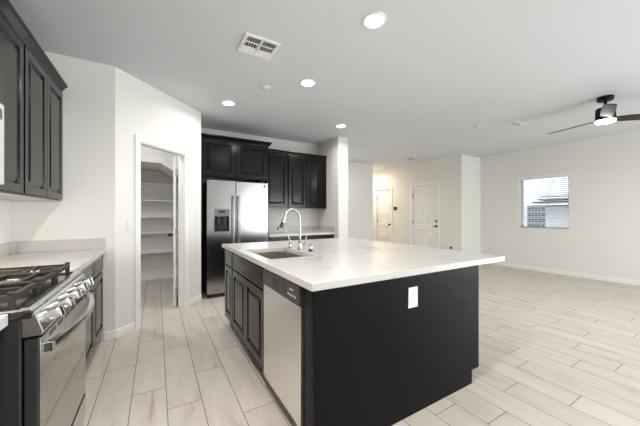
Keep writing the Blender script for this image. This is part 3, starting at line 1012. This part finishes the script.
# slanted control panel with end caps and knobs
mb = MB().prism([(-0.402, ry0 - 0.001, 0.900), (-0.372, ry0 - 0.001, 0.904), (-0.364, ry0 - 0.001, 0.900), (-0.345, ry0 - 0.001, 0.836), (-0.349, ry0 - 0.001, 0.822), (-0.402, ry0 - 0.001, 0.822)], (0, ry1 - ry0 + 0.002, 0))
mb.build('control_panel', 'steel_h', r, bevel=0.003)
kn = Vector((0.958, 0, 0.287))
for y in (1.425, 1.562, 1.700, 1.838, 1.976):
    o0 = Vector((-0.3555, y, 0.868))
    k_ = MB().lathe([(0.0265, -0.002), (0.0265, 0.006), (0.0225, 0.008), (0.0205, 0.036), (0.0185, 0.040), (0, 0.040)], o0, kn, 22).build('knob', 'steel_h', r, smooth=True)
    # grip bar across the knob
    tv = kn.cross(Vector((0, 1, 0))).normalized()
    g = MB()
    p0 = o0 + kn * 0.039
    yv = Vector((0, 1, 0))
    g.prism([p0 + tv * 0.0205 + yv * 0.006, p0 + tv * 0.0205 - yv * 0.006, p0 - tv * 0.0205 - yv * 0.006, p0 - tv * 0.0205 + yv * 0.006], kn * 0.014)
    g.build('grip', 'chrome', k_, bevel=0.002)
# oven door
od = B((-0.396, ry0 + 0.003, 0.215), (-0.360, ry1 - 0.003, 0.812)).build('oven_door', 'range_side', r, bevel=0.003)
B((-0.360, ry0 + 0.010, 0.225), (-0.357, ry1 - 0.010, 0.735)).build('glass', 'blackglass', od, bevel=0.001)
B((-0.360, ry0 + 0.003, 0.739), (-0.352, ry1 - 0.003, 0.812)).build('top_trim', 'steel_h', od, bevel=0.002)
mb = MB()
for k in range(6):
    y = ry0 + 0.09 + k * 0.105
    mb.box((-0.353, y, 0.796), (-0.3512, y + 0.075, 0.801)).box((-0.353, y, 0.786), (-0.3512, y + 0.075, 0.791))
mb.build('vent_slots', 'dark_gap', od)
pts = []
for k in range(21):
    q = k / 20
    pts.append((-0.332 + 0.046 * math.sin(PI * q), ry0 + 0.02 + q * (ry1 - ry0 - 0.04), 0.772))
mb = MB()
pr = [Vector(p) for p in pts]
for a, b_ in zip(pr, pr[1:]):
    hs = [(-0.009, -0.014), (0.009, -0.014), (0.011, 0), (0.009, 0.014), (-0.009, 0.014)]
    A = [mb.bm.verts.new((a.x + u_, a.y, a.z + v_)) for u_, v_ in hs]
    Bv = [mb.bm.verts.new((b_.x + u_, b_.y, b_.z + v_)) for u_, v_ in hs]
    for i in range(5):
        j = (i + 1) % 5
        mb.bm.faces.new((A[i], A[j], Bv[j], Bv[i]))
hd_ = mb.build('handle', 'steel_h', od, smooth=True)
for y in (ry0 + 0.012, ry1 - 0.034):
    B((-0.352, y, 0.754), (-0.320, y + 0.024, 0.790)).build('handle_bracket', 'chrome', hd_, bevel=0.004)
dw = B((-0.396, ry0 + 0.003, 0.065), (-0.360, ry1 - 0.003, 0.205)).build('drawer', 'range_side', r, bevel=0.003)
B((-0.360, ry0 + 0.010, 0.075), (-0.356, ry1 - 0.010, 0.198)).build('drawer_front', 'steel_h', dw, bevel=0.002)

# ================================================================== PANTRY SHELVES
names = ['topmost', 'second from the top', 'middle', 'second from the bottom', 'lowest']
for nm, z in zip(names, (1.835, 1.525, 1.222, 0.932, 0.572)):
    xr = 0.31
    s_ = thing('pantry_shelf', 'white pantry shelf, %s of the five on the back wall' % nm, 'shelf', (-0.3, 6.07, z - 0.02), 'pantry shelves')
    B((XL + 0.002, 5.93, z - 0.019), (xr, YP - 0.002, z)).build('board', 'trim', s_, bevel=0.001)
    B((XL + 0.002, 6.222, z - 0.058), (xr, YP - 0.002, z - 0.019)).build('cleat', 'trim', s_)


# ================================================================== CEILING FIXTURES
def recessed(x, y, label, lens, power, col, rad=0.070):
    t = thing('recessed_light', label, 'ceiling light', (x, y, H), 'recessed ceiling lights')
    MB().lathe([(rad + 0.022, 0), (rad + 0.021, -0.006), (rad + 0.004, -0.008), (rad, -0.004), (rad, 0)], (x, y, H), (0, 0, 1), 32).build('trim_ring', 'trim', t, smooth=True)
    MB().lathe([(rad + 0.001, -0.002), (rad - 0.001, -0.005), (0, -0.0055)], (x, y, H), (0, 0, 1), 32).build('lens', lens, t, smooth=True)
    l = area('lamp_of_recessed_light', (x, y, H - 0.012), (0, 0, 0), rad * 1.8, 0, power, col, 'DISK', math.radians(165))
    l.parent = t
    l.matrix_parent_inverse = Matrix.Translation((x, y, H)).inverted()
    return t


WC = (1.0, 0.97, 0.93)
recessed(1.444, 1.627, 'recessed ceiling light nearest the viewer, largest of the lit discs', 'lens', 2.5, WC)
recessed(1.475, 2.776, 'recessed ceiling light above the island sink, beside the smoke detector', 'lens', 3, WC)
recessed(0.830, 3.814, 'recessed ceiling light in front of the refrigerator and pantry', 'lens', 7.5, WC)
recessed(2.672, 3.839, 'recessed ceiling light beside the white wing wall', 'lens', 13, WC)
recessed(0.5, -1.6, 'added fill lamp behind the viewer, kitchen side', 'lens', 12, WC)  # added out of view as fill for the walls
recessed(0.05, 0.95, 'added fill lamp above the viewer between range and island', 'lens', 28, WC)  # unseen lamp added to brighten the aisle floor and dishwasher
recessed(3.2, -1.6, 'added fill lamp behind the viewer, living room side', 'lens', 14, WC)  # another added fill lamp, outside the view
recessed(3.75, 5.65, 'added fill lamp hidden in the nook behind the white wing wall', 'lens', 8, (1.0, 0.97, 0.92))  # added behind the wing wall to lift the far ceiling and entry
recessed(-0.5, 4.15, 'added fill lamp hidden inside the pantry', 'lens', 9, (0.97, 0.98, 1.0))  # unseen lamp added because the pantry came out too dark
recessed(5.86, 6.95, 'warm recessed ceiling light at the mouth of the far hall', 'lens_warm', 7, (1.0, 0.84, 0.62))
recessed(5.95, 7.6, 'added warm fill lamp hidden deep in the far hall', 'lens_warm', 8, (1.0, 0.86, 0.68))  # extra unseen lamp, added to brighten the entry wall

# supply vent in the kitchen ceiling
v = thing('ceiling_vent', 'large white multi-way air vent in the kitchen ceiling', 'ceiling vent', (0.784, 2.41, H), 'ceiling vents')
vx0, vx1, vy0, vy1 = 0.630, 0.938, 2.262, 2.550
mb = MB()
bd = 0.028
zz = H - 0.010
mb.box((vx0, vy0, zz), (vx1, vy0 + bd, H)).box((vx0, vy1 - bd, zz), (vx1, vy1, H)).box((vx0, vy0 + bd, zz), (vx0 + bd, vy1 - bd, H)).box((vx1 - bd, vy0 + bd, zz), (vx1, vy1 - bd, H))
xm = (vx0 + vx1) / 2
mb.box((xm - 0.009, vy0 + bd, zz + 0.001), (xm + 0.009, vy1 - bd, H))
rows = [vy0 + bd + (vy1 - vy0 - 2 * bd) * k / 3 for k in range(4)]
for k in (1, 2):
    mb.box((vx0 + bd, rows[k] - 0.006, zz + 0.001), (vx1 - bd, rows[k] + 0.006, H))
mb.build('frame', 'trim', v, bevel=0.002)
B((vx0 + 0.01, vy0 + 0.01, H - 0.0015), (vx1 - 0.01, vy1 - 0.01, H - 0.0002)).build('duct', 'vent_dark', v)
for rI in range(3):
    for cI in range(2):
        xa = (vx0 + bd) if cI == 0 else xm + 0.009
        xb_ = (xm - 0.009) if cI == 0 else vx1 - bd
        ya_, yb_ = rows[rI] + (0.006 if rI else 0), rows[rI + 1] - (0.006 if rI < 2 else 0)
        mb = MB()
        if (rI, cI) == (1, 0):       # blades turned the other way show the dark duct between them
            k = 5
            for q in range(k):
                x = xa + (q + 0.5) * (xb_ - xa) / k
                mb.box((x - 0.002, ya_, zz + 0.0015), (x + 0.002, yb_, H - 0.002))
        else:
            k = 8
            pit = (yb_ - ya_) / k
            for q in range(k):
                y = ya_ + (q + 0.5) * pit
                dyy = {0: 0.0040, 1: 0.0038, 2: -0.0040}[rI]
                mb.prism([(xa, y - dyy - 0.0007, zz + 0.0015), (xa, y - dyy + 0.0007, zz + 0.0015), (xa, y + dyy + 0.0007, H - 0.002), (xa, y + dyy - 0.0007, H - 0.002)], (xb_ - xa, 0, 0))
        mb.build('louver', 'trim', v)


def small_vent(x, y, sx, sy, label, tl):
    t = thing('ceiling_vent', label, 'ceiling vent', (x, y, H), 'ceiling vents')
    b0 = 0.022
    z_ = H - 0.008
    mb = B((x - sx, y - sy, z_), (x + sx, y - sy + b0, H)).box((x - sx, y + sy - b0, z_), (x + sx, y + sy, H)).box((x - sx, y - sy + b0, z_), (x - sx + b0, y + sy - b0, H)).box((x + sx - b0, y - sy + b0, z_), (x + sx, y + sy - b0, H))
    mb.build('frame', 'trim', t)
    B((x - sx + 0.008, y - sy + 0.008, H - 0.0014), (x + sx - 0.008, y + sy - 0.008, H - 0.0002)).build('duct', 'vent_dark', t)
    n_ = 6
    for q in range(n_):
        yy = y - sy + b0 + (q + 0.5) * (2 * sy - 2 * b0) / n_
        MB().prism([(x - sx + b0, yy + tl, z_ + 0.001), (x - sx + b0, yy + tl + 0.002, z_ + 0.001), (x - sx + b0, yy - tl + 0.002, H - 0.002), (x - sx + b0, yy - tl, H - 0.002)], (2 * sx - 2 * b0, 0, 0)).build('louver', 'trim', t)


small_vent(5.063, 2.30, 0.16, 0.085, 'small white air vent in the living room ceiling beside the fan', 0.0015)
small_vent(5.80, 5.12, 0.16, 0.085, 'small dark air vent in the ceiling before the front door', -0.004)


def detector(x, y, label, rad=0.065, hgt=0.03):
    t = thing('smoke_detector', label, 'smoke detector', (x, y, H), 'round ceiling detectors')
    MB().lathe([(rad, 0), (rad, -0.010), (rad * 0.92, -0.014)], (x, y, H), (0, 0, 1), 28).build('base', 'plastic', t, smooth=True)
    MB().lathe([(rad * 0.88, -0.013), (rad * 0.85, -hgt + 0.006), (rad * 0.6, -hgt), (0, -hgt)], (x, y, H), (0, 0, 1), 28).build('cover', 'plastic', t, smooth=True)


detector(1.103, 3.115, 'round white detector on the kitchen ceiling between two recessed lights', 0.055, 0.022)
detector(4.694, 2.709, 'round white detector on the living room ceiling near the small vent', 0.06, 0.02)
detector(4.868, 5.366, 'round white detector in front of the entry hall, the one with a dark spot', 0.06)
detector(4.801, 5.70, 'round white detector on the ceiling close to the recessed grey wall', 0.06)
MB().lathe([(0.012, -0.029), (0.012, -0.034), (0, -0.034)], (4.875, 5.355, H), (0, 0, 1), 12).build('sensor', 'black', [o for o in bpy.data.objects if o.get('label', '').endswith('dark spot')][0])

# ceiling fan
fx, fyy = 4.905, 1.195
fan = thing('ceiling_fan', 'dark three-blade ceiling fan with a lit round lamp', 'ceiling fan', (fx, fyy, H))
MB().lathe([(0.0, 0), (0.076, 0), (0.080, -0.005), (0.080, -0.040), (0.072, -0.050), (0.025, -0.054)], (fx, fyy, H), (0, 0, 1), 36).build('canopy', 'fanblack', fan, smooth=True)
MB().lathe([(0.016, -0.055), (0.016, -0.15)], (fx, fyy, H), (0, 0, 1), 16).build('downrod', 'fanblack', fan, smooth=True)
MB().lathe([(0.03, -0.135), (0.082, -0.140), (0.092, -0.150), (0.097, -0.285), (0.092, -0.297), (0, -0.297)], (fx, fyy, H), (0, 0, 1), 36).build('motor', 'fanblack', fan, smooth=True)
lp = MB().lathe([(0.0, -0.297), (0.095, -0.298), (0.097, -0.312), (0.084, -0.324), (0, -0.328)], (fx, fyy, H), (0, 0, 1), 36).build('lamp_lens', 'fanlens', fan, smooth=True)
for adeg in (77, 197, 317):
    a = math.radians(adeg)
    d = Vector((math.cos(a), math.sin(a), 0)); p = Vector((-d.y, d.x, 0))
    c0 = Vector((fx, fyy, H - 0.280))
    mb = MB()
    tilt = math.radians(-17)
    up = Vector((0, 0, 1))
    pv = (p * math.cos(tilt) + up * math.sin(tilt))
    nv = d.cross(pv)
    ring = []
    for (rr, wl, wr) in ((0.085, 0.040, 0.040), (0.20, 0.060, 0.060), (0.45, 0.062, 0.062), (0.63, 0.056, 0.056), (0.65, 0.045, 0.045)):
        ring.append([c0 + d * rr + pv * wl + nv * 0.004, c0 + d * rr - pv * wr + nv * 0.004, c0 + d * rr - pv * wr - nv * 0.004, c0 + d * rr + pv * wl - nv * 0.004])
    rv = [[mb.bm.verts.new(q) for q in R] for R in ring]
    for A, Bq in zip(rv, rv[1:]):
        for i in range(4):
            j = (i + 1) % 4
            mb.bm.faces.new((A[i], A[j], Bq[j], Bq[i]))
    mb.bm.faces.new(rv[0]); mb.bm.faces.new(rv[-1][::-1])
    mb.build('blade', 'fanblade', fan)
l = bpy.data.lights.new('fan_bulb', 'AREA')
l.shape = 'DISK'; l.size = 0.2; l.energy = 14; l.color = (1, 0.94, 0.86)
lo = bpy.data.objects.new('fan_bulb', l); COL.objects.link(lo); lo.location = (fx, fyy, H - 0.340)
lo.parent = fan; lo.matrix_parent_inverse = Matrix.Translation((fx, fyy, H)).inverted()


# ================================================================== WALL FITTINGS
def plate(name, label, cat, O, U, Nn, kind, group, wd=0.072, hg=0.117):
    O, U, Nn = Vector(O), Vector(U), Vector(Nn)
    t = thing(name, label, cat, O, group)
    Z = Vector((0, 0, 1))

    def bx(u0, u1, v0, v1, n0, n1):
        return MB().prism([O + U * u0 + Z * v0 + Nn * n0, O + U * u1 + Z * v0 + Nn * n0, O + U * u1 + Z * v1 + Nn * n0, O + U * u0 + Z * v1 + Nn * n0], Nn * (n1 - n0))
    bx(-wd / 2, wd / 2, -hg / 2, hg / 2, 0.0, 0.006).build('plate', 'plastic', t, bevel=0.002)
    if kind == 'switch':
        bx(-0.016, 0.016, -0.033, 0.033, 0.006, 0.009).build('rocker', 'plastic', t, bevel=0.001)
    else:
        for s in (-1, 1):
            r_ = bx(-0.016, 0.016, s * 0.020 - 0.013, s * 0.020 + 0.013, 0.006, 0.008).build('receptacle', 'plastic', t, bevel=0.001)
            mb = bx(-0.008, -0.006, s * 0.020 - 0.003, s * 0.020 + 0.007, 0.0075, 0.0083)
            for q in ((0.006, 0.008),):
                mb.prism([O + U * q[0] + Z * (s * 0.02 - 0.003) + Nn * 0.0075, O + U * q[1] + Z * (s * 0.02 - 0.003) + Nn * 0.0075, O + U * q[1] + Z * (s * 0.02 + 0.007) + Nn * 0.0075, O + U * q[0] + Z * (s * 0.02 + 0.007) + Nn * 0.0075], Nn * 0.0008)
            mb.build('slots', 'black', r_)
    return t


plate('outlet', 'white power outlet on the dark end panel of the island', 'outlet', (1.378, 1.1995, 0.735), (1, 0, 0), (0, -1, 0), 'outlet', 'white outlets', 0.082, 0.127)
plate('outlet', 'white power outlet low on the right wall under the window', 'outlet', (XR, 2.90, 0.375), (0, 1, 0), (-1, 0, 0), 'outlet', 'white outlets')
plate('light_switch', 'white light switch beside the pantry doorway', 'light switch', dpt(0.160, 0, 1.13), (q2, q2, 0), (q2, -q2, 0), 'switch', 'white light switches')
plate('light_switch', 'white light switch to the right of the front door', 'light switch', (XH, 4.26, 1.235), (0, 1, 0), (-1, 0, 0), 'switch', 'white light switches')
plate('light_switch', 'white light switch on the recessed grey wall left of the hall', 'light switch', (5.05, 6.27, 1.27), (1, 0, 0), (0, -1, 0), 'switch', 'white light switches')
plate('outlet', 'white power outlet on the back wall above the worktop', 'outlet', (2.75, YK, 1.16), (1, 0, 0), (0, -1, 0), 'outlet', 'white outlets')
# doorstop / plug low on the entry wall
o_t = thing('outlet', 'white power outlet low on the entry wall with a dark plug in it', 'outlet', (XH, 4.385, 0.40), 'white outlets')
B((XH - 0.006, 4.350, 0.342), (XH, 4.420, 0.458)).build('plate', 'plastic', o_t, bevel=0.002)
B((XH - 0.045, 4.372, 0.385), (XH - 0.006, 4.405, 0.450)).build('plug', 'bronze', o_t, bevel=0.004)
th = thing('thermostat', 'small black wall thermostat between the two entry doors', 'thermostat', (XH, 6.31, 1.455))
B((XH - 0.020, 6.245, 1.405), (XH, 6.375, 1.505)).build('case', 'black', th, bevel=0.004)
B((XH - 0.0215, 6.262, 1.420), (XH - 0.020, 6.358, 1.490)).build('screen', 'display', th)

# ---- window blind
bl = thing('window_blind', 'white horizontal slat blind lowered over the right wall window', 'blind', (XR + 0.04, 2.77, WZ0))
B((XR - 0.020, WY0 - 0.012, WZ1 - 0.070), (XR + 0.002, WY1 + 0.012, WZ1 + 0.004)).build('valance', 'slat', bl, bevel=0.003)
B((XR + 0.012, WY0 + 0.006, WZ1 - 0.05), (XR + 0.062, WY1 - 0.006, WZ1 - 0.004)).build('headrail', 'slat', bl)
ns = 26
zt, zbm = WZ1 - 0.075, WZ0 + 0.055
for k in range(ns):
    z = zt + (zbm - zt) * k / (ns - 1)
    tl = -0.006
    MB().prism([(XR + 0.014, WY0 + 0.008, z - tl), (XR + 0.060, WY0 + 0.008, z + tl), (XR + 0.060, WY0 + 0.008, z + tl + 0.004), (XR + 0.014, WY0 + 0.008, z - tl + 0.004)], (0, WY1 - WY0 - 0.016, 0)).build('slat', 'slat', bl)
B((XR + 0.014, WY0 + 0.008, WZ0 + 0.020), (XR + 0.060, WY1 - 0.008, WZ0 + 0.036)).build('bottom_rail', 'acgrey', bl)
mb = MB()
for y in (WY0 + 0.14, WY1 - 0.14):
    mb.box((XR + 0.0355, y, WZ0 + 0.03), (XR + 0.0375, y + 0.002, WZ1 - 0.03))
mb.build('ladder_cord', 'slat', bl)

# ================================================================== OUTSIDE THE WINDOW
struct('ground_outside', B((XR + WT, -2, -0.2), (14, 8, -0.05)), 'gravel')
nb = thing('neighbor_house', 'pale neighbouring house wall with a grey eave seen through the window', 'house', (11, 3.5, -0.05))
B((10.6, -0.4, -0.05), (10.9, 5.2, 1.50)).build('wall', 'stucco', nb)
mb = MB()
for k in range(3):
    mb.box((10.20 + 0.1 * k, -0.4, 1.50 + 0.105 * k), (10.95, 4.28 - 0.1 * k, 1.555 + 0.105 * k))
mb.build('eave', 'greyroof', nb)
mb = MB().prism([(10.35, -0.4, 1.82), (10.95, -0.4, 1.82), (14.5, -0.4, 3.6), (14.5, -0.4, 3.7), (10.35, -0.4, 1.90)], (0, 4.5, 0))
mb.build('roof', 'stucco', nb)
ac = thing('air_conditioner', 'grey outdoor air conditioner unit beyond the window', 'air conditioner', (9.5, 3.56, -0.05))
B((9.2, 3.51, -0.05), (9.42, 3.84, 1.46)).build('body', 'acdark', ac)
mb = MB()
for k in range(9):
    z = 0.02 + k * 0.16
    mb.box((9.185, 3.50, z), (9.43, 3.85, z + 0.055))
for k in range(5):
    y = 3.50 + k * 0.079
    mb.box((9.18, y, -0.05), (9.199, y + 0.034, 1.47))
mb.build('grille', 'acgrey', ac)
B((9.18, 3.49, 1.46), (9.44, 3.86, 1.50)).build('lid', 'acgrey', ac)
